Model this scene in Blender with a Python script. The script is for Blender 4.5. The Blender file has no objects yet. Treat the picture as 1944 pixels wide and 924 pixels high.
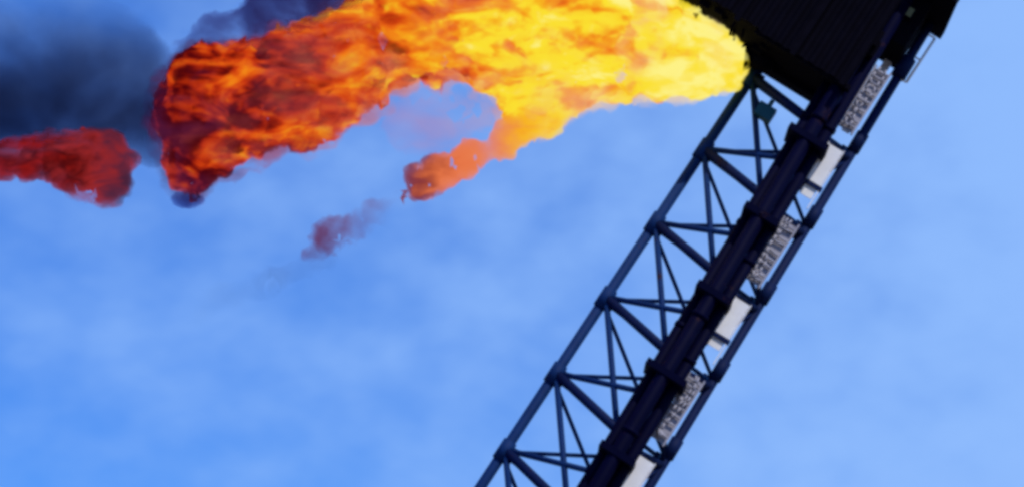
import bpy, bmesh, math, random
from mathutils import Vector, Matrix, noise as mnoise

random.seed(7)
S = bpy.context.scene
COL = S.collection
rad = math.radians

# ------------------------------------------------------------------ camera
PITCH = rad(15.0)
CAM = Vector((0.0, 0.0, 1.7))
HFOV = 2 * math.atan(10.8 / 60.0)
cam_d = bpy.data.cameras.new('camera')
cam = bpy.data.objects.new('camera', cam_d)
COL.objects.link(cam)
cam.location = CAM
cam.rotation_euler = (rad(90) + PITCH, 0, 0)
cam_d.sensor_width = 36
cam_d.lens = 18 / math.tan(HFOV / 2)
cam_d.clip_end = 20000
cam_d.dof.use_dof = False
S.camera = cam

# ------------------------------------------------------------------ sky and sun
SUN_EL, SUN_AZ = rad(46), rad(135)          # azimuth measured clockwise from +Y
W = bpy.data.worlds.new('World')
S.world = W
W.use_nodes = True
nt = W.node_tree
nt.nodes.clear()
def N(tree, kind, **kw):
    n = tree.nodes.new(kind)
    for k, v in kw.items():
        if k in ('inputs',):
            for i, val in v.items():
                n.inputs[i].default_value = val
        else:
            setattr(n, k, v)
    return n
sky = N(nt, 'ShaderNodeTexSky', sky_type='NISHITA')
sky.sun_disc = False
sky.sun_elevation = SUN_EL
sky.sun_rotation = SUN_AZ
sky.altitude = 0
sky.air_density = 1.3
sky.dust_density = 0.3
sky.ozone_density = 3.0
tint = N(nt, 'ShaderNodeMix', data_type='RGBA', blend_type='MULTIPLY')
tint.inputs[0].default_value = 1.0
tint.inputs[7].default_value = (0.26, 0.61, 1.42, 1)
nt.links.new(sky.outputs[0], tint.inputs[6])
tc = N(nt, 'ShaderNodeTexCoord')
# thin high cloud veil
mp = N(nt, 'ShaderNodeMapping')
mp.inputs['Rotation'].default_value = (0, rad(-30), 0)
mp.inputs['Scale'].default_value = (7, 7, 13)
nt.links.new(tc.outputs['Generated'], mp.inputs[0])
cn = N(nt, 'ShaderNodeTexNoise', inputs={'Scale': 1.0, 'Detail': 5.0, 'Roughness': 0.5, 'Distortion': 0.4})
nt.links.new(mp.outputs[0], cn.inputs['Vector'])
mp2 = N(nt, 'ShaderNodeMapping')
mp2.inputs['Scale'].default_value = (40, 40, 55)
mp2.inputs['Rotation'].default_value = (0, rad(-35), 0)
nt.links.new(tc.outputs['Generated'], mp2.inputs[0])
cn2 = N(nt, 'ShaderNodeTexNoise', inputs={'Scale': 1.0, 'Detail': 2.0, 'Roughness': 0.5})
nt.links.new(mp2.outputs[0], cn2.inputs['Vector'])
ad = N(nt, 'ShaderNodeMath', operation='MULTIPLY_ADD')
nt.links.new(cn2.outputs[0], ad.inputs[0])
ad.inputs[1].default_value = 0.6
nt.links.new(cn.outputs[0], ad.inputs[2])
# the veil is thicker towards the east (picture right)
sx = N(nt, 'ShaderNodeSeparateXYZ')
nt.links.new(tc.outputs['Generated'], sx.inputs[0])
ad2 = N(nt, 'ShaderNodeMath', operation='MULTIPLY_ADD')
nt.links.new(sx.outputs[0], ad2.inputs[0])
ad2.inputs[1].default_value = 2.0
adh = N(nt, 'ShaderNodeMath', operation='MULTIPLY'); adh.inputs[1].default_value = 0.95
nt.links.new(ad.outputs[0], adh.inputs[0])
nt.links.new(adh.outputs[0], ad2.inputs[2])
cr = N(nt, 'ShaderNodeMapRange', interpolation_type='SMOOTHSTEP')
cr.inputs['From Min'].default_value = 0.05
cr.inputs['From Max'].default_value = 1.24
cr.inputs['To Min'].default_value = 0.0
cr.inputs['To Max'].default_value = 0.98
nt.links.new(ad2.outputs[0], cr.inputs[0])
veil = N(nt, 'ShaderNodeMix', data_type='RGBA', blend_type='MIX')
nt.links.new(cr.outputs[0], veil.inputs[0])
nt.links.new(tint.outputs[2], veil.inputs[6])
veil.inputs[7].default_value = (2.75, 5.0, 9.9, 1)
bg = N(nt, 'ShaderNodeBackground')
bg.inputs[1].default_value = 0.10
nt.links.new(veil.outputs[2], bg.inputs[0])
wo = N(nt, 'ShaderNodeOutputWorld')
nt.links.new(bg.outputs[0], wo.inputs[0])

sun_d = bpy.data.lights.new('sun', 'SUN')
sun_d.energy = 3.0
sun_d.angle = rad(0.53)
sun_d.color = (1.0, 0.95, 0.88)
sun = bpy.data.objects.new('sun', sun_d)
COL.objects.link(sun)
sd = Vector((math.sin(SUN_AZ) * math.cos(SUN_EL), math.cos(SUN_AZ) * math.cos(SUN_EL), math.sin(SUN_EL)))
sun.rotation_euler = sd.to_track_quat('Z', 'Y').to_euler()

vs = S.view_settings
vs.view_transform = 'Standard'
vs.look = 'None'
vs.exposure = 0.0
vs.gamma = 1.0
vs.use_curve_mapping = False
S.cycles.volume_step_rate = 0.12
S.cycles.volume_max_steps = 512
S.cycles.max_bounces = 8
S.cycles.volume_bounces = 1
S.cycles.filter_width = 3.5

# ------------------------------------------------------------------ helpers
TW, TH = 1944.0, 924.0
DIST = 58.0                                 # metres to the plane the boom leans in
def P(px, py, w=0.0):
    """point of the vertical plane y = DIST + w seen at a position of the photograph"""
    k = math.tan(HFOV / 2) / (TW / 2)
    x, z = (px - TW / 2) * k, (TH / 2 - py) * k
    d = Vector((x, math.cos(PITCH) - z * math.sin(PITCH), math.sin(PITCH) + z * math.cos(PITCH)))
    return CAM + d * ((DIST + w - CAM.y) / d.y)

def link(name, me, mat=None, parent=None):
    o = bpy.data.objects.new(name, me)
    COL.objects.link(o)
    if mat: me.materials.append(mat)
    if parent: o.parent = parent
    return o
def tag(o, label=None, cat=None, group=None, kind=None):
    if label: o['label'] = label
    if cat: o['category'] = cat
    if group: o['group'] = group
    if kind: o['kind'] = kind
    return o
def frame_from(d):
    d = d.normalized()
    a = Vector((0, 1, 0)) if abs(d.y) < 0.9 else Vector((1, 0, 0))
    x = a.cross(d).normalized()
    return x, d.cross(x).normalized()
def tube(bm, a, b, r, seg=12, r2=None, caps=True):
    r2 = r if r2 is None else r2
    x, y = frame_from(b - a)
    v1, v2 = [], []
    for i in range(seg):
        t = 2 * math.pi * i / seg
        o = x * math.cos(t) + y * math.sin(t)
        v1.append(bm.verts.new(a + o * r)); v2.append(bm.verts.new(b + o * r2))
    for i in range(seg):
        f = bm.faces.new((v1[i], v1[(i + 1) % seg], v2[(i + 1) % seg], v2[i])); f.smooth = True
    if caps:
        bm.faces.new(v1[::-1]); bm.faces.new(v2)
def box(bm, c, ex, ey, ez):
    """box centred at c; ex, ey, ez are half extents as vectors"""
    vs_ = [bm.verts.new(c + ex * i + ey * j + ez * k) for i in (-1, 1) for j in (-1, 1) for k in (-1, 1)]
    for q in ((0, 1, 3, 2), (4, 6, 7, 5), (0, 4, 5, 1), (2, 3, 7, 6), (0, 2, 6, 4), (1, 5, 7, 3)):
        bm.faces.new([vs_[i] for i in q])
def finish(bm, name, mat, parent=None, origin=None, bevel=0.0):
    bmesh.ops.recalc_face_normals(bm, faces=bm.faces)
    if bevel:
        bmesh.ops.bevel(bm, geom=[e for e in bm.edges], offset=bevel, segments=2, affect='EDGES', profile=0.6)
    if origin is not None:
        for v in bm.verts: v.co -= origin
    me = bpy.data.meshes.new(name)
    bm.to_mesh(me); bm.free()
    return link(name, me, mat, parent)

def metal(name, base, rough=0.5, var=0.35, metallic=0.0, rust=0.0, scale=3.0, spec=0.07):
    m = bpy.data.materials.new(name); m.use_nodes = True
    t = m.node_tree; b = t.nodes['Principled BSDF']
    tcn = N(t, 'ShaderNodeTexCoord')
    nz = N(t, 'ShaderNodeTexNoise', inputs={'Scale': scale, 'Detail': 6.0, 'Roughness': 0.65})
    t.links.new(tcn.outputs['Object'], nz.inputs['Vector'])
    mx = N(t, 'ShaderNodeMix', data_type='RGBA')
    mx.inputs[6].default_value = (*[c * (1 - var) for c in base], 1)
    mx.inputs[7].default_value = (*[min(1, c * (1 + var)) for c in base], 1)
    t.links.new(nz.outputs[0], mx.inputs[0])
    out = mx.outputs[2]
    if rust:
        n2 = N(t, 'ShaderNodeTexNoise', inputs={'Scale': scale * 0.7, 'Detail': 8.0, 'Roughness': 0.7})
        t.links.new(tcn.outputs['Object'], n2.inputs['Vector'])
        mr = N(t, 'ShaderNodeMapRange')
        mr.inputs['From Min'].default_value = 0.62 - rust * 0.15
        mr.inputs['From Max'].default_value = 0.72
        t.links.new(n2.outputs[0], mr.inputs[0])
        m2 = N(t, 'ShaderNodeMix', data_type='RGBA')
        t.links.new(mr.outputs[0], m2.inputs[0])
        t.links.new(out, m2.inputs[6])
        m2.inputs[7].default_value = (0.03, 0.012, 0.012, 1)
        out = m2.outputs[2]
    t.links.new(out, b.inputs['Base Color'])
    b.inputs['Metallic'].default_value = metallic
    b.inputs['Roughness'].default_value = rough
    b.inputs['Specular IOR Level'].default_value = spec
    return m
NAVY = metal('navy_paint', (0.004, 0.012, 0.06), 0.6, rust=0.15)
NAVY_LIGHT = metal('weathered_navy_paint', (0.005, 0.026, 0.11), 0.6, rust=0.1)
PIPE = metal('dark_pipe_paint', (0.0010, 0.0014, 0.016), 0.6, rust=0.1, spec=0.03)
SOOT = metal('shaded_steel', (0.0035, 0.003, 0.007), 0.85, var=0.6, rust=0.0, spec=0.02)  # near-black base colour holds the shadow on the burner head
PALE = metal('pale_metal_sky_gap', (0.86, 0.83, 0.88), 0.5, var=0.2, scale=2.5)  # for the handrail and the plates that stand in for sky gaps
GREY = metal('dull_galvanised', (0.36, 0.35, 0.42), 0.6, var=0.6, scale=6)
TEAL = metal('teal_paint', (0.02, 0.09, 0.12), 0.5)
GROUND = metal('dry_ground', (0.20, 0.17, 0.13), 0.95, scale=0.3)
CONC = metal('concrete', (0.32, 0.31, 0.29), 0.9, scale=1.0)

# ------------------------------------------------------------------ ground (below the picture)
bm = bmesh.new()
bmesh.ops.create_grid(bm, x_segments=40, y_segments=40, size=6000)
g = finish(bm, 'ground', GROUND); g['kind'] = 'structure'

# ------------------------------------------------------------------ flare boom
WA, WB, WC = 0.55, -0.75, 0.55              # depth of the three chords
aT = P(1428, 145, WA); aB = P(912, 924, WA)
U = (aT - aB).normalized()                  # up the boom
Y = Vector((0, 1, 0))
V = Y.cross(U).normalized()                 # across the boom, towards picture right
if V.x < 0: V = -V
BAY = (P(1335, 288, WA) - P(963, 862, WA)).length / 4
def line(p_top, p_bot):
    """chord through two seen points, as a function of the distance s below the tip"""
    d = (p_bot - p_top)
    d = d / -(d.dot(U))
    p0 = p_top - d * ((aT - p_top).dot(U)) * -1
    p0 = p_top + d * (p_top - aT).dot(U)
    return lambda s: p0 + d * s
cA = line(aT, aB)
cB = line(P(1521, 288, WB), P(1163, 880, WB))
cC = line(P(1617, 290, WC), P(1232, 924, WC))
NB = 14
root_s = NB * BAY + 0.4
base_pt = cA(root_s)
boom = bpy.data.objects.new('flare_boom', None)
COL.objects.link(boom)
base_mid = (cA(root_s) + cC(root_s)) / 2
boom.location = (base_mid.x, base_mid.y, base_mid.z)
BO = boom.location.copy()
tag(boom, 'dark navy steel lattice boom leaning right with pipes along it and a black burner head', 'flare boom')
def part(bm, name, mat, parent=boom, bevel=0.0):
    return finish(bm, name, mat, parent, BO if parent is boom else BO, bevel)
def sub(bm, name, mat, parent, bevel=0.0):
    return finish(bm, name, mat, parent, BO, bevel)

TOP = -2.9                                   # chords run on into the head (s negative = above the tip)
for c, r, top in ((cA, 0.115, -0.55), (cB, 0.12, TOP), (cC, 0.105, TOP - 0.35)):
    bm = bmesh.new()
    tube(bm, c(top), c(root_s), r, 16)
    for i in range(0, NB + 1):              # sleeves at the nodes
        s = i * BAY
        if s > top: tube(bm, c(s - 0.2), c(s + 0.26), r * 1.32, 16)
    if c is cC:
        tube(bm, c(-1.7), c(-2.2), 0.17, 14)
    part(bm, 'chord', NAVY if c is not cA else NAVY_LIGHT)

SHIFT = 0.76                                 # the middle chord's nodes sit a little lower
for i in range(0, NB + 1):
    s = i * BAY
    bm = bmesh.new(); tube(bm, cA(s), cB(s + 0.62), 0.105, 12); part(bm, 'strut', NAVY)
    bm = bmesh.new(); tube(bm, cB(s + SHIFT), cC(s + 0.45), 0.085, 12)
    p = cC(s + 0.45)
    box(bm, p - V * 0.1, V * 0.16, U * 0.2, Y * 0.03)
    part(bm, 'strut', NAVY)
    bm = bmesh.new(); tube(bm, cA(s + 0.1), cC(s + 0.35), 0.05, 10); part(bm, 'strut', NAVY_LIGHT)
    if i < NB:
        s2 = s + BAY
        bm = bmesh.new(); tube(bm, cA(s), cB(s2 + SHIFT + 0.2), 0.066, 12); part(bm, 'brace', NAVY_LIGHT)
        bm = bmesh.new(); tube(bm, cA(s2), cB(s + SHIFT + 0.72), 0.063, 12); part(bm, 'brace', NAVY_LIGHT)
        bm = bmesh.new(); tube(bm, cB(s + SHIFT if i % 2 else s2 + SHIFT), cC(s2 + 0.45 if i % 2 else s + 0.45), 0.05, 10); part(bm, 'brace', NAVY)
        for a_, b_ in ((cA(s + 0.12), cC(s2 + 0.3)), (cA(s2 + 0.06), cC(s + 0.3))):
            bm = bmesh.new(); tube(bm, a_, b_, 0.045, 8); part(bm, 'rear_brace', NAVY_LIGHT)
        # gusset plate on the left chord
        bm = bmesh.new()
        box(bm, cA(s) + V * 0.13 - U * 0.03, V * 0.12, U * 0.17, Y * 0.02)
        part(bm, 'gusset', NAVY)

# pipes running up the boom beside the middle chord
for off, dep, r in ((-0.27, 0.05, 0.125), (-0.02, -0.3, 0.16), (0.26, -0.02, 0.13), (0.12, 0.35, 0.14), (-0.16, 0.4, 0.12)):
    bm = bmesh.new()
    q = lambda s: cB(s) + V * off + Y * dep
    tube(bm, q(TOP), q(root_s - 0.3), r, 18)
    k = 0.5
    while k < root_s - 1:                    # flanges
        tube(bm, q(k), q(k + 0.09), r * 1.16, 18)
        k += random.uniform(2.4, 3.4)
    pipe = part(bm, 'gas_pipe', PIPE)
for i in range(0, NB):                       # pipe brackets
    s = i * BAY + 1.05
    bm = bmesh.new()
    c = cB(s) - Y * 0.34
    box(bm, cB(s) + Y * 0.02, V * (0.41 if i % 3 else 0.47), U * 0.07, Y * 0.5)
    part(bm, 'pipe_bracket', PIPE)
# between pipes and right chord: pale plates added for bright sky gaps, open rungs
for i in range(-1, NB):
    s0, s1 = i * BAY + 0.62, (i + 1) * BAY + 0.28
    mid = lambda s: cB(s) * 0.36 + cC(s) * 0.64 - Y * 0.5 + V * 0.0
    hw = 0.175
    bm = bmesh.new()
    c = (mid(s0) + mid(s1)) / 2; hl = (s1 - s0) / 2
    if i % 2 == 0:
        # a long and a short pale plate imitate bright sky, open rails beside them
        ln = random.uniform(0.42, 0.52)
        box(bm, mid(s0 + 0.08 + ln), V * hw, U * ln, Y * 0.012)
        box(bm, mid(s0 + 0.08 + 2 * ln + 0.2) + V * random.uniform(-0.03, 0.03), V * (hw * 0.8), U * random.uniform(0.09, 0.14), Y * 0.012)
        for sg in (-1, 1):
            box(bm, c + V * sg * (hw + 0.012), V * 0.01, U * (hl - 0.06), Y * 0.05)
        part(bm, 'sky_gap_plate', PALE)
        bm = bmesh.new()
        box(bm, mid(s0 + 0.08 + 2 * ln + 0.05), V * (hw + 0.05), U * 0.05, Y * 0.06)
        part(bm, 'tray_clamp', NAVY)
    else:
        for sg in (-1, 1):
            box(bm, c + V * sg * hw, V * 0.018, U * hl, Y * 0.05)
        box(bm, c + Y * 0.06, V * (hw - 0.02), U * (hl - 0.05), Y * 0.006)
        k = s0 + 0.1
        while k < s1 - 0.1:
            tube(bm, mid(k) - V * hw, mid(k + random.uniform(-0.06, 0.06)) + V * hw, random.uniform(0.018, 0.034), 8)
            k += random.uniform(0.12, 0.26)
        # cables wandering along the ladder
        for q in range(2):
            o_ = random.uniform(-0.08, 0.08); pt = mid(s0) + V * o_ - Y * 0.04; k = s0
            while k < s1 - 0.15:
                k += 0.15; o_ = max(-0.12, min(0.12, o_ + random.uniform(-0.07, 0.07)))
                p2 = mid(k) + V * o_ - Y * 0.04
                tube(bm, pt, p2, 0.022, 8); pt = p2
        part(bm, 'cable_ladder', GREY)

# valve box on the top strut
bm = bmesh.new()
m = cA(0.42) * 0.62 + cB(0.42 + SHIFT) * 0.38
box(bm, m, V * 0.2, U * 0.15, Y * 0.14)
tube(bm, m + U * 0.1, m + U * 0.32, 0.05, 10)
part(bm, 'valve_box', TEAL)

# burner head: a shielded box across the boom's end, its shadow put into the colour
head = bpy.data.objects.new('burner_head', None)
COL.objects.link(head); head.parent = boom
def hp(u, v, w): return aT + U * u + V * v + Y * (w - WA)
def plate(name, u0, u1, v0, v1, w0, w1, mat=SOOT):
    bm = bmesh.new()
    box(bm, hp((u0 + u1) / 2, (v0 + v1) / 2, (w0 + w1) / 2), V * ((v1 - v0) / 2), U * ((u1 - u0) / 2), Y * ((w1 - w0) / 2))
    return bm
def headpart(bm, name, mat=SOOT, bevel=0.0): return sub(bm, name, mat, head, bevel)
# front shield, corrugated
bm = bmesh.new()
n = 64
pts = []
for i in range(n + 1):
    v = -2.2 + 4.15 * i / n
    pts.append((v, -1.35 - 0.035 * (1 if (i // 2) % 2 else -1)))
def low(v): return 0.36 if v < -0.25 else 0.30
rows = [[bm.verts.new(hp(low(v) + (3.4 - low(v)) * k, v, w + dw)) for v, w in pts] for k, dw in ((0, 0), (1, 0), (1, 0.04), (0, 0.04))]
for a in range(4):
    for i in range(n):
        bm.faces.new((rows[a][i], rows[a][i + 1], rows[(a + 1) % 4][i + 1], rows[(a + 1) % 4][i]))
bm.faces.new([rows[k][0] for k in range(4)]); bm.faces.new([rows[k][n] for k in range(4)])
headpart(bm, 'heat_shield')
headpart(plate('floor', 0.36, 0.46, -2.15, 1.9, -1.28, 1.1), 'floor')
headpart(plate('back', 0.48, 3.4, -2.15, 1.9, 1.12, 1.18), 'rear_shield')
for v in (-2.1, -0.72, 0.66, 1.86):
    headpart(plate('frame', 0.2, 3.5, v - 0.06, v + 0.06, -1.5, -1.395), 'shield_rib')
headpart(plate('beam', 0.25, 0.36, -0.28, 2.05, -1.28, -1.05), 'floor_beam')
headpart(plate('beam', 0.24, 0.352, -0.18, 2.05, 0.3, 0.55), 'floor_beam')
headpart(plate('side', 1.95, 3.4, 1.95, 2.5, -0.6, 0.9), 'equipment_box')
headpart(plate('deck', 3.15, 3.32, 1.9, 2.95, -1.3, 1.1), 'upper_deck')
headpart(plate('deck', 3.32, 4.2, 2.78, 2.84, -1.3, 1.1), 'toe_board')
rf = random.Random(4)
for k in range(14):
    bm = bmesh.new()
    v = rf.uniform(-1.9, 1.8)
    if rf.random() < 0.5:
        box(bm, hp(0.31, v, rf.uniform(-1.2, -0.2)), V * rf.uniform(0.04, 0.14), U * rf.uniform(0.03, 0.1), Y * 0.1)
    else:
        w_ = rf.uniform(-1.2, 0.2); tube(bm, hp(0.4, v, w_), hp(rf.uniform(0.12, 0.25), v + rf.uniform(-0.1, 0.1), w_), 0.03, 8)
    headpart(bm, 'floor_bracket')
for k in range(9):
    bm = bmesh.new()
    box(bm, hp(rf.uniform(0.8, 3.2), 1.97 + rf.uniform(0.0, 0.02), rf.uniform(-1.2, 0.6)), V * rf.uniform(0.04, 0.12), U * rf.uniform(0.06, 0.22), Y * rf.uniform(0.06, 0.2))
    headpart(bm, 'side_bracket')
# burner nozzle pointing left
bm = bmesh.new()
nz0, nz1 = P(1470, 118, 0.1), P(1424, 112, 0.1)
tube(bm, nz0, nz1, 0.2, 20); tube(bm, nz1, nz1 + (nz1 - nz0) * 0.25, 0.22, 20, 0.3)
tube(bm, nz0, nz0 + U * 0.6, 0.14, 16)
headpart(bm, 'nozzle')
# small near-black box with a dull green face, on the equipment box
bm = bmesh.new()
fl = hp(2.63, 2.16, -0.67)
box(bm, fl, V * 0.13, U * 0.13, Y * 0.07)
f = headpart(bm, 'small_box', SOOT)
bm = bmesh.new(); box(bm, fl - Y * 0.08, V * 0.1, U * 0.1, Y * 0.008)
DULL_GREEN = metal('dull_green', (0.16, 0.17, 0.09), 0.4, scale=6)
headpart(bm, 'green_plate', DULL_GREEN)
# pale handrail beside the right chord at the tip
bm = bmesh.new()
tube(bm, cC(-1.7) + V * 0.22, cC(-2.9) + V * 0.26, 0.03, 8)
tube(bm, cC(-1.7) + V * 0.22, cC(-1.7), 0.022, 8)
tube(bm, cC(-2.3) + V * 0.24, cC(-2.3), 0.022, 8)
tube(bm, cC(-2.9) + V * 0.26, cC(-2.9), 0.022, 8)
headpart(bm, 'handrail', PALE)
for s, l in ((-1.0, 0.3), (-1.6, 0.35), (-0.25, 0.2)):
    bm = bmesh.new()
    box(bm, cC(s) - V * 0.36 + Y * 0.1, V * 0.09, U * l, Y * 0.012)
    headpart(bm, 'sky_gap_plate', PALE)  # added pale plates in place of bright sky gaps near the tip
# footing
bm = bmesh.new()
bz = base_mid.z
box(bm, Vector((base_mid.x, base_mid.y - 0.1, (bz + 0.2) / 2)), Vector((2.6, 0, 0)), Vector((0, 1.6, 0)), Vector((0, 0, (bz + 0.2) / 2)))
fo = finish(bm, 'concrete_footing', CONC, bevel=0.05)
tag(fo, 'grey concrete block footing under the foot of the lattice boom', 'footing')

# ------------------------------------------------------------------ flames and smoke
def inside(p, poly):
    x, y = p; c = False; n = len(poly); j = n - 1
    for i in range(n):
        xi, yi = poly[i]; xj, yj = poly[j]
        if (yi > y) != (yj > y) and x < (xj - xi) * (y - yi) / (yj - yi) + xi: c = not c
        j = i
    return c
def edge_dist(p, poly):
    best = 1e9; n = len(poly)
    for i in range(n):
        ax, ay = poly[i]; bx, by = poly[(i + 1) % n]
        dx, dy = bx - ax, by - ay
        t = max(0, min(1, ((p[0] - ax) * dx + (p[1] - ay) * dy) / (dx * dx + dy * dy + 1e-9)))
        best = min(best, math.hypot(p[0] - ax - t * dx, p[1] - ay - t * dy))
    return best
PXM = 90.0
bm = bmesh.new(); bmesh.ops.create_icosphere(bm, subdivisions=2, radius=1.0)
ICO_V = [v.co.copy() for v in bm.verts]; ICO_F = [[v.index for v in f.verts] for f in bm.faces]; bm.free()
def hull(name, poly, mat, origin, w0=0.2, n=420, rmin=6, rmax=150, voxel=0.09, bump=0.10, seed=1, depth_jit=0.5, parent=None, label=None, cat=None, kind=None, inflate=0.0):
    """a rounded, lumpy body whose outline follows poly, filled with spheres then skinned"""
    rnd = random.Random(seed)
    x0, x1 = min(p[0] for p in poly), max(p[0] for p in poly)
    y0, y1 = min(p[1] for p in poly), max(p[1] for p in poly)
    co, fa = [], []; k = 0; tries = 0
    def ball(p, R, dj):
        b0 = len(co)
        c = P(p[0], p[1], w0 + rnd.uniform(-1, 1) * dj) - origin
        co.extend([c + v * R for v in ICO_V]); fa.extend([[b0 + i for i in f] for f in ICO_F])
    step = 16 if (x1 - x0) > 300 else 9
    gx = x0
    while gx < x1:                           # an even filling first, so that no gap is left inside
        gy = y0
        while gy < y1:
            if inside((gx, gy), poly):
                r = edge_dist((gx, gy), poly)
                if r >= rmin: ball((gx, gy), min(r, rmax) / PXM * 0.97 + inflate, 0.12 * min(r, rmax) / PXM)
            gy += step
        gx += step
    while k < n and tries < 40000:           # then lumps at the rim and in front
        tries += 1
        p = (rnd.uniform(x0, x1), rnd.uniform(y0, y1))
        if not inside(p, poly): continue
        r = edge_dist(p, poly)
        if r < rmin: continue
        R_ = min(r, rmax) / PXM
        ball(p, R_ * rnd.uniform(0.85, 1.05) + inflate, depth_jit * min(1.0, R_))
        k += 1
    me = bpy.data.meshes.new(name + '_seed'); me.from_pydata(co, [], fa)
    o = link(name, me)
    md = o.modifiers.new('skin', 'REMESH'); md.mode = 'VOXEL'; md.voxel_size = voxel
    dg = bpy.context.evaluated_depsgraph_get()
    me2 = bpy.data.meshes.new_from_object(o.evaluated_get(dg))
    o.modifiers.clear(); o.data = me2; bpy.data.meshes.remove(me)
    for v in me2.vertices:
        q = v.co
        d = mnoise.fractal(q * 1.3 + Vector((seed * 7.1, 0, 0)), 0.7, 2.0, 5) * bump
        v.co = q + v.normal * d
    me2.name = name
    me2.materials.append(mat)
    o.location = origin
    if parent:
        o.parent = parent; o.location = origin - parent.location
    tag(o, label, cat, None, kind)
    return o

def fire(name, stops, x_from, x_to, sigma, amp, nscale=2.0, hole=(0.25, 0.5), seed=0.0, fine=0.5):
    """glowing soot: emission and absorption of one density; the colour cools along the flame"""
    m = bpy.data.materials.new(name); m.use_nodes = True
    t = m.node_tree; t.nodes.clear()
    tcn = N(t, 'ShaderNodeTexCoord')
    mpn = N(t, 'ShaderNodeMapping'); mpn.inputs['Location'].default_value = (seed, seed * 0.7, 0)
    mpn.inputs['Rotation'].default_value = (0, rad(42), 0)
    mpn.inputs['Scale'].default_value = (0.6, 1.0, 1.3)
    t.links.new(tcn.outputs['Object'], mpn.inputs[0])
    def noise(scale, detail, rough, dist):
        n = N(t, 'ShaderNodeTexNoise', inputs={'Scale': scale, 'Detail': detail, 'Roughness': rough, 'Distortion': dist})
        t.links.new(mpn.outputs[0], n.inputs['Vector']); return n.outputs[0]
    def madd(a, k, b, off=0.0):
        n = N(t, 'ShaderNodeMath', operation='SUBTRACT'); t.links.new(a, n.inputs[0]); n.inputs[1].default_value = off
        q = N(t, 'ShaderNodeMath', operation='MULTIPLY_ADD'); t.links.new(n.outputs[0], q.inputs[0]); q.inputs[1].default_value = k
        t.links.new(b, q.inputs[2]); return q.outputs[0]
    sep = N(t, 'ShaderNodeSeparateXYZ'); t.links.new(tcn.outputs['Object'], sep.inputs[0])
    mr = N(t, 'ShaderNodeMapRange', clamp=False)
    mr.inputs['From Min'].default_value = x_from; mr.inputs['From Max'].default_value = x_to
    t.links.new(sep.outputs[0], mr.inputs[0])
    v = madd(noise(nscale, 3.0, 0.6, 0.9), amp, mr.outputs[0], 0.5)
    v = madd(noise(nscale * 2.6, 2.0, 0.5, 0.6), amp * fine, v, 0.5)
    ramp = N(t, 'ShaderNodeValToRGB')
    el = ramp.color_ramp.elements
    while len(el) < len(stops): el.new(0.5)
    for e, (p, c) in zip(el, stops): e.position = p; e.color = (*c, 1)
    t.links.new(v, ramp.inputs[0])
    dm = N(t, 'ShaderNodeMapRange', interpolation_type='SMOOTHSTEP')
    dm.inputs['From Min'].default_value = hole[0]; dm.inputs['From Max'].default_value = hole[1]
    dm.inputs['To Min'].default_value = 0.03 * sigma; dm.inputs['To Max'].default_value = sigma
    t.links.new(noise(nscale * 0.7, 4.0, 0.6, 0.6), dm.inputs[0])
    em = N(t, 'ShaderNodeEmission'); t.links.new(ramp.outputs[0], em.inputs[0]); t.links.new(dm.outputs[0], em.inputs[1])
    ab = N(t, 'ShaderNodeVolumeAbsorption'); ab.inputs[0].default_value = (0, 0, 0, 1); t.links.new(dm.outputs[0], ab.inputs[1])
    add = N(t, 'ShaderNodeAddShader'); t.links.new(em.outputs[0], add.inputs[0]); t.links.new(ab.outputs[0], add.inputs[1])
    out = N(t, 'ShaderNodeOutputMaterial'); t.links.new(add.outputs[0], out.inputs['Volume'])
    return m
def smoke_mat(name, density, color, scat, hole=(0.35, 0.65), nscale=0.6, seed=0.0, zr=None, xr=None):
    """absorbing smoke; zr and xr let it thin out over a height or a width (metres from its origin)"""
    m = bpy.data.materials.new(name); m.use_nodes = True
    t = m.node_tree; t.nodes.clear()
    tcn = N(t, 'ShaderNodeTexCoord')
    mpn = N(t, 'ShaderNodeMapping'); mpn.inputs['Location'].default_value = (seed, 0, seed)
    t.links.new(tcn.outputs['Object'], mpn.inputs[0])
    n1 = N(t, 'ShaderNodeTexNoise', inputs={'Scale': nscale, 'Detail': 4.0, 'Roughness': 0.55, 'Distortion': 0.5})
    t.links.new(mpn.outputs[0], n1.inputs['Vector'])
    dm = N(t, 'ShaderNodeMapRange', interpolation_type='SMOOTHSTEP')
    dm.inputs['From Min'].default_value = hole[0]; dm.inputs['From Max'].default_value = hole[1]
    dm.inputs['To Min'].default_value = density * 0.05; dm.inputs['To Max'].default_value = density
    t.links.new(n1.outputs[0], dm.inputs[0])
    den = dm.outputs[0]
    sep = N(t, 'ShaderNodeSeparateXYZ'); t.links.new(tcn.outputs['Object'], sep.inputs[0])
    for rng, ax in ((zr, 2), (xr, 0)):
        if not rng: continue
        g_ = N(t, 'ShaderNodeMapRange', interpolation_type='SMOOTHSTEP')
        g_.inputs['From Min'].default_value = rng[0]; g_.inputs['From Max'].default_value = rng[1]
        t.links.new(sep.outputs[ax], g_.inputs[0])
        mu = N(t, 'ShaderNodeMath', operation='MULTIPLY'); t.links.new(den, mu.inputs[0]); t.links.new(g_.outputs[0], mu.inputs[1])
        den = mu.outputs[0]
    ab = N(t, 'ShaderNodeVolumeAbsorption'); ab.inputs[0].default_value = (*color, 1); t.links.new(den, ab.inputs[1])
    sc_ = N(t, 'ShaderNodeVolumeScatter'); sc_.inputs[0].default_value = (*scat, 1); t.links.new(den, sc_.inputs[1])
    add = N(t, 'ShaderNodeAddShader'); t.links.new(ab.outputs[0], add.inputs[0]); t.links.new(sc_.outputs[0], add.inputs[1])
    out = N(t, 'ShaderNodeOutputMaterial'); t.links.new(add.outputs[0], out.inputs['Volume'])
    return m

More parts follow.
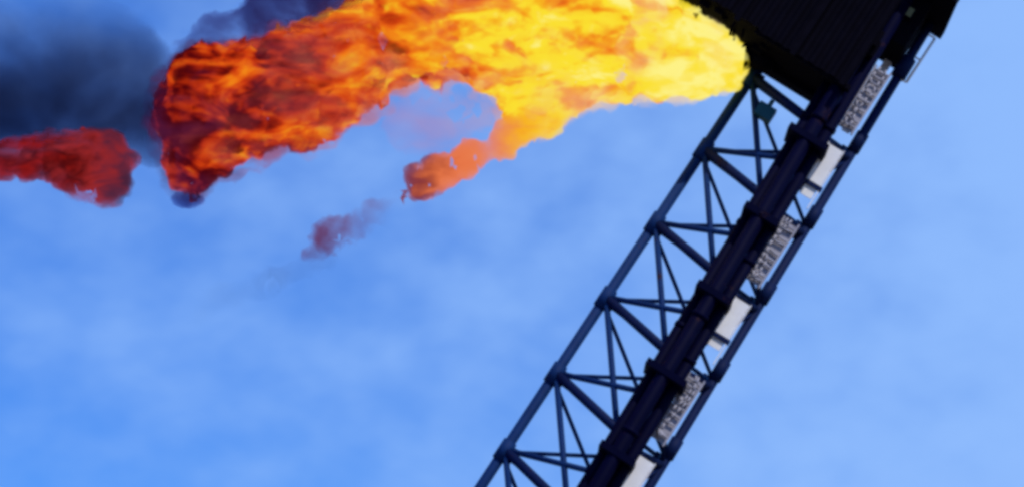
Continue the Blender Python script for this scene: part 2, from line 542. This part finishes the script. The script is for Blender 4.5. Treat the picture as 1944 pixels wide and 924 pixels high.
CREAM, YEL, AMB, ORA, RED, DRED, SOOTY = (0.99, 0.89, 0.24), (0.97, 0.75, 0.03), (0.93, 0.40, 0.012), (0.87, 0.17, 0.008), (0.62, 0.042, 0.005), (0.22, 0.006, 0.002), (0.06, 0.001, 0.003)
FO = P(1424, 112, 0.2)
X = lambda px: (px - 1424) / PXM
main_poly = [(1425, 112), (1418, 150), (1395, 178), (1300, 192), (1210, 188), (1130, 198), (1080, 232), (1040, 252), (985, 262), (962, 240), (952, 205), (930, 178), (914, 196), (890, 160), (858, 150),
             (842, 176), (812, 172), (802, 150), (768, 166), (742, 172), (728, 210), (700, 206), (688, 236), (655, 240), (640, 270), (604, 268), (575, 296), (540, 282), (500, 308), (470, 296), (435, 330), (412, 334), (372, 385), (335, 372),
             (302, 295), (286, 235), (310, 145), (365, 90), (450, 72), (560, 48), (650, 5), (760, -50), (900, -95), (1080, -90), (1240, -40), (1340, 20), (1412, 70)]
fire_main = fire('flare_fire', [(0.0, CREAM), (0.10, YEL), (0.27, YEL), (0.39, AMB), (0.56, ORA), (0.75, RED), (0.92, DRED), (1.0, SOOTY)],
                 X(1424), X(250), 9.0, 1.65, 1.15, hole=(0.30, 0.46), fine=0.5)
fire_rim = fire('thin_fire', [(0.0, (0.97, 0.78, 0.42)), (0.3, (0.9, 0.55, 0.25)), (0.5, (0.75, 0.26, 0.14)), (0.72, (0.42, 0.06, 0.06)), (0.9, (0.14, 0.015, 0.05)), (1.0, (0.05, 0.01, 0.06))],
                X(1424), X(250), 1.3, 0.6, 1.6, hole=(0.42, 0.62))
rim_poly = [(x_ - 26 if x_ > 1335 else x_, y_ - (6 if x_ > 1335 and y_ > 120 else 0)) for x_, y_ in main_poly]
flame = hull('flare_flame', rim_poly, fire_rim, FO, 0.2, 200, seed=4, bump=0.30, inflate=0.17, voxel=0.11,
     label='big flare flame blowing left from the burner, yellow turning orange then deep red', cat='flame')
hull('flame_core', main_poly, fire_main, FO, 0.2, 320, seed=3, bump=0.26, parent=flame)
haze_poly = [(690, 235), (735, 195), (800, 165), (860, 165), (940, 190), (965, 235), (910, 262), (850, 285), (810, 305), (775, 290), (730, 262)]
hull('flame_glow', haze_poly, fire('faint_fire', [(0.0, (0.6, 0.30, 0.30)), (0.5, (0.45, 0.26, 0.46)), (1.0, (0.35, 0.22, 0.5))], X(965), X(690), 0.5, 0.8, 1.6, hole=(0.34, 0.6), seed=6.0),
     FO, 0.3, 80, seed=31, bump=0.3, rmin=5, parent=flame)
tongue_poly = [(1085, 215), (1075, 250), (1020, 268), (968, 300), (930, 300), (900, 335), (862, 348), (845, 372), (800, 382), (776, 392), (755, 378), (772, 350), (762, 322), (800, 312), (815, 285), (850, 290), (880, 255), (925, 262), (950, 225), (1010, 195)]
fire_tongue = fire('tongue_fire', [(0.0, YEL), (0.3, AMB), (0.5, (0.82, 0.22, 0.08)), (0.78, (0.80, 0.18, 0.06)), (0.93, (0.42, 0.07, 0.025)), (1.0, (0.22, 0.03, 0.04))],
                   X(1075), X(780), 5.5, 0.7, 1.4, hole=(0.14, 0.38))
tg = hull('flame_tongue', tongue_poly, fire_tongue, FO, 0.0, 160, rmin=4, voxel=0.06, bump=0.2, seed=5, parent=flame)
tg['label'] = 'thin orange tongue licking down to the left below the flame'
red_poly = [(-140, 275), (-60, 262), (0, 262), (80, 248), (170, 240), (235, 258), (262, 300), (250, 360), (215, 398), (180, 396), (140, 362), (80, 345), (0, 335), (-90, 345), (-150, 320)]
fire_red = fire('sooty_fire', [(0.0, (0.06, 0.015, 0.04)), (0.25, (0.34, 0.02, 0.02)), (0.45, (0.035, 0.001, 0.002)), (0.62, (0.32, 0.008, 0.004)), (0.85, (0.06, 0.001, 0.001)), (1.0, (0.18, 0.006, 0.004))],
                X(262) + 14.7, X(-140) + 14.7, 5.0, 1.3, 1.2, hole=(0.28, 0.50), seed=3.0)
hull('flame_fragment', red_poly, fire_red, P(100, 310, 0.4), 0.4, 200, seed=9, bump=0.26, label='dark red sooty flame torn off beyond the left end of the bright flame', cat='flame')

smk1 = smoke_mat('dark_smoke', 1.55, (0.11, 0.11, 0.24), (0.02, 0.025, 0.04), (0.25, 0.6), 0.6, zr=(2.6, -1.8), xr=(3.0, 2.2))
smoke_poly = [(-200, -40), (-60, -90), (60, -80), (170, -40), (270, 20), (330, 90), (350, 200), (345, 290), (290, 330), (250, 300), (170, 280), (60, 290), (-60, 290), (-200, 280)]
hull('smoke', smoke_poly, smk1, P(100, 170, 1.2), 1.2, 200, seed=11, voxel=0.16, bump=0.1, label='dark blue grey smoke drifting above the torn red flame', cat='smoke', kind='stuff')
smk2 = smoke_mat('violet_smoke', 2.0, (0.14, 0.06, 0.32), (0.05, 0.03, 0.07), (0.3, 0.6), 1.1, 2.0)
fringe_poly = [(275, 230), (272, 180), (290, 135), (335, 80), (385, 35), (450, 20), (480, -25), (560, -60), (690, -70), (710, -10), (650, 35), (560, 80), (450, 105), (370, 125), (325, 165), (305, 240)]
hull('smoke', fringe_poly, smk2, P(500, 40, -0.3), -0.3, 160, rmin=3, seed=13, voxel=0.09, bump=0.2, inflate=0.05, label='violet smoke curling off the upper left edge of the flame', cat='smoke', kind='stuff')
smk3 = smoke_mat('red_smoke', 3.6, (0.78, 0.0, 0.08), (0.09, 0.02, 0.04), (0.40, 0.68), 1.5, 5.0, xr=(1.5, -0.2))
puff_poly = [(328, 362), (350, 356), (385, 366), (400, 382), (375, 396), (340, 392), (322, 378)]
hull('smoke', puff_poly, smoke_mat('puff_smoke', 5.0, (0.1, 0.05, 0.4), (0.01, 0.01, 0.03), (0.1, 0.4), 1.5), P(360, 380, -0.7), -0.7, 60, rmin=3, seed=21, voxel=0.06, bump=0.1, label='tiny dark navy puff of smoke under the lower left corner of the flame', cat='smoke', kind='stuff')
wisp_poly = [(572, 470), (588, 438), (622, 418), (660, 412), (690, 385), (735, 370), (775, 345), (795, 365), (755, 400), (715, 425), (690, 450), (655, 470), (628, 494), (588, 498)]
hull('smoke', wisp_poly, smk3, P(640, 450, 0.2), 0.2, 120, rmin=5, seed=17, voxel=0.08, bump=0.3, label='small reddish smoke wisp trailing below the orange tongue', cat='smoke', kind='stuff')

trail_poly = [(330, 580), (400, 540), (480, 510), (560, 480), (620, 470), (650, 490), (600, 520), (520, 550), (440, 590), (370, 620)]
hull('smoke', trail_poly, smoke_mat('faint_smoke', 0.55, (0.2, 0.35, 0.5), (0.08, 0.09, 0.1), (0.32, 0.66), 0.9, 8.0, xr=(-2.2, 0.4)), P(520, 530, 0.4), 0.4, 100, rmin=5, seed=23, voxel=0.1, bump=0.3, label='faint grey smoke trail below the small reddish wisp', cat='smoke', kind='stuff')
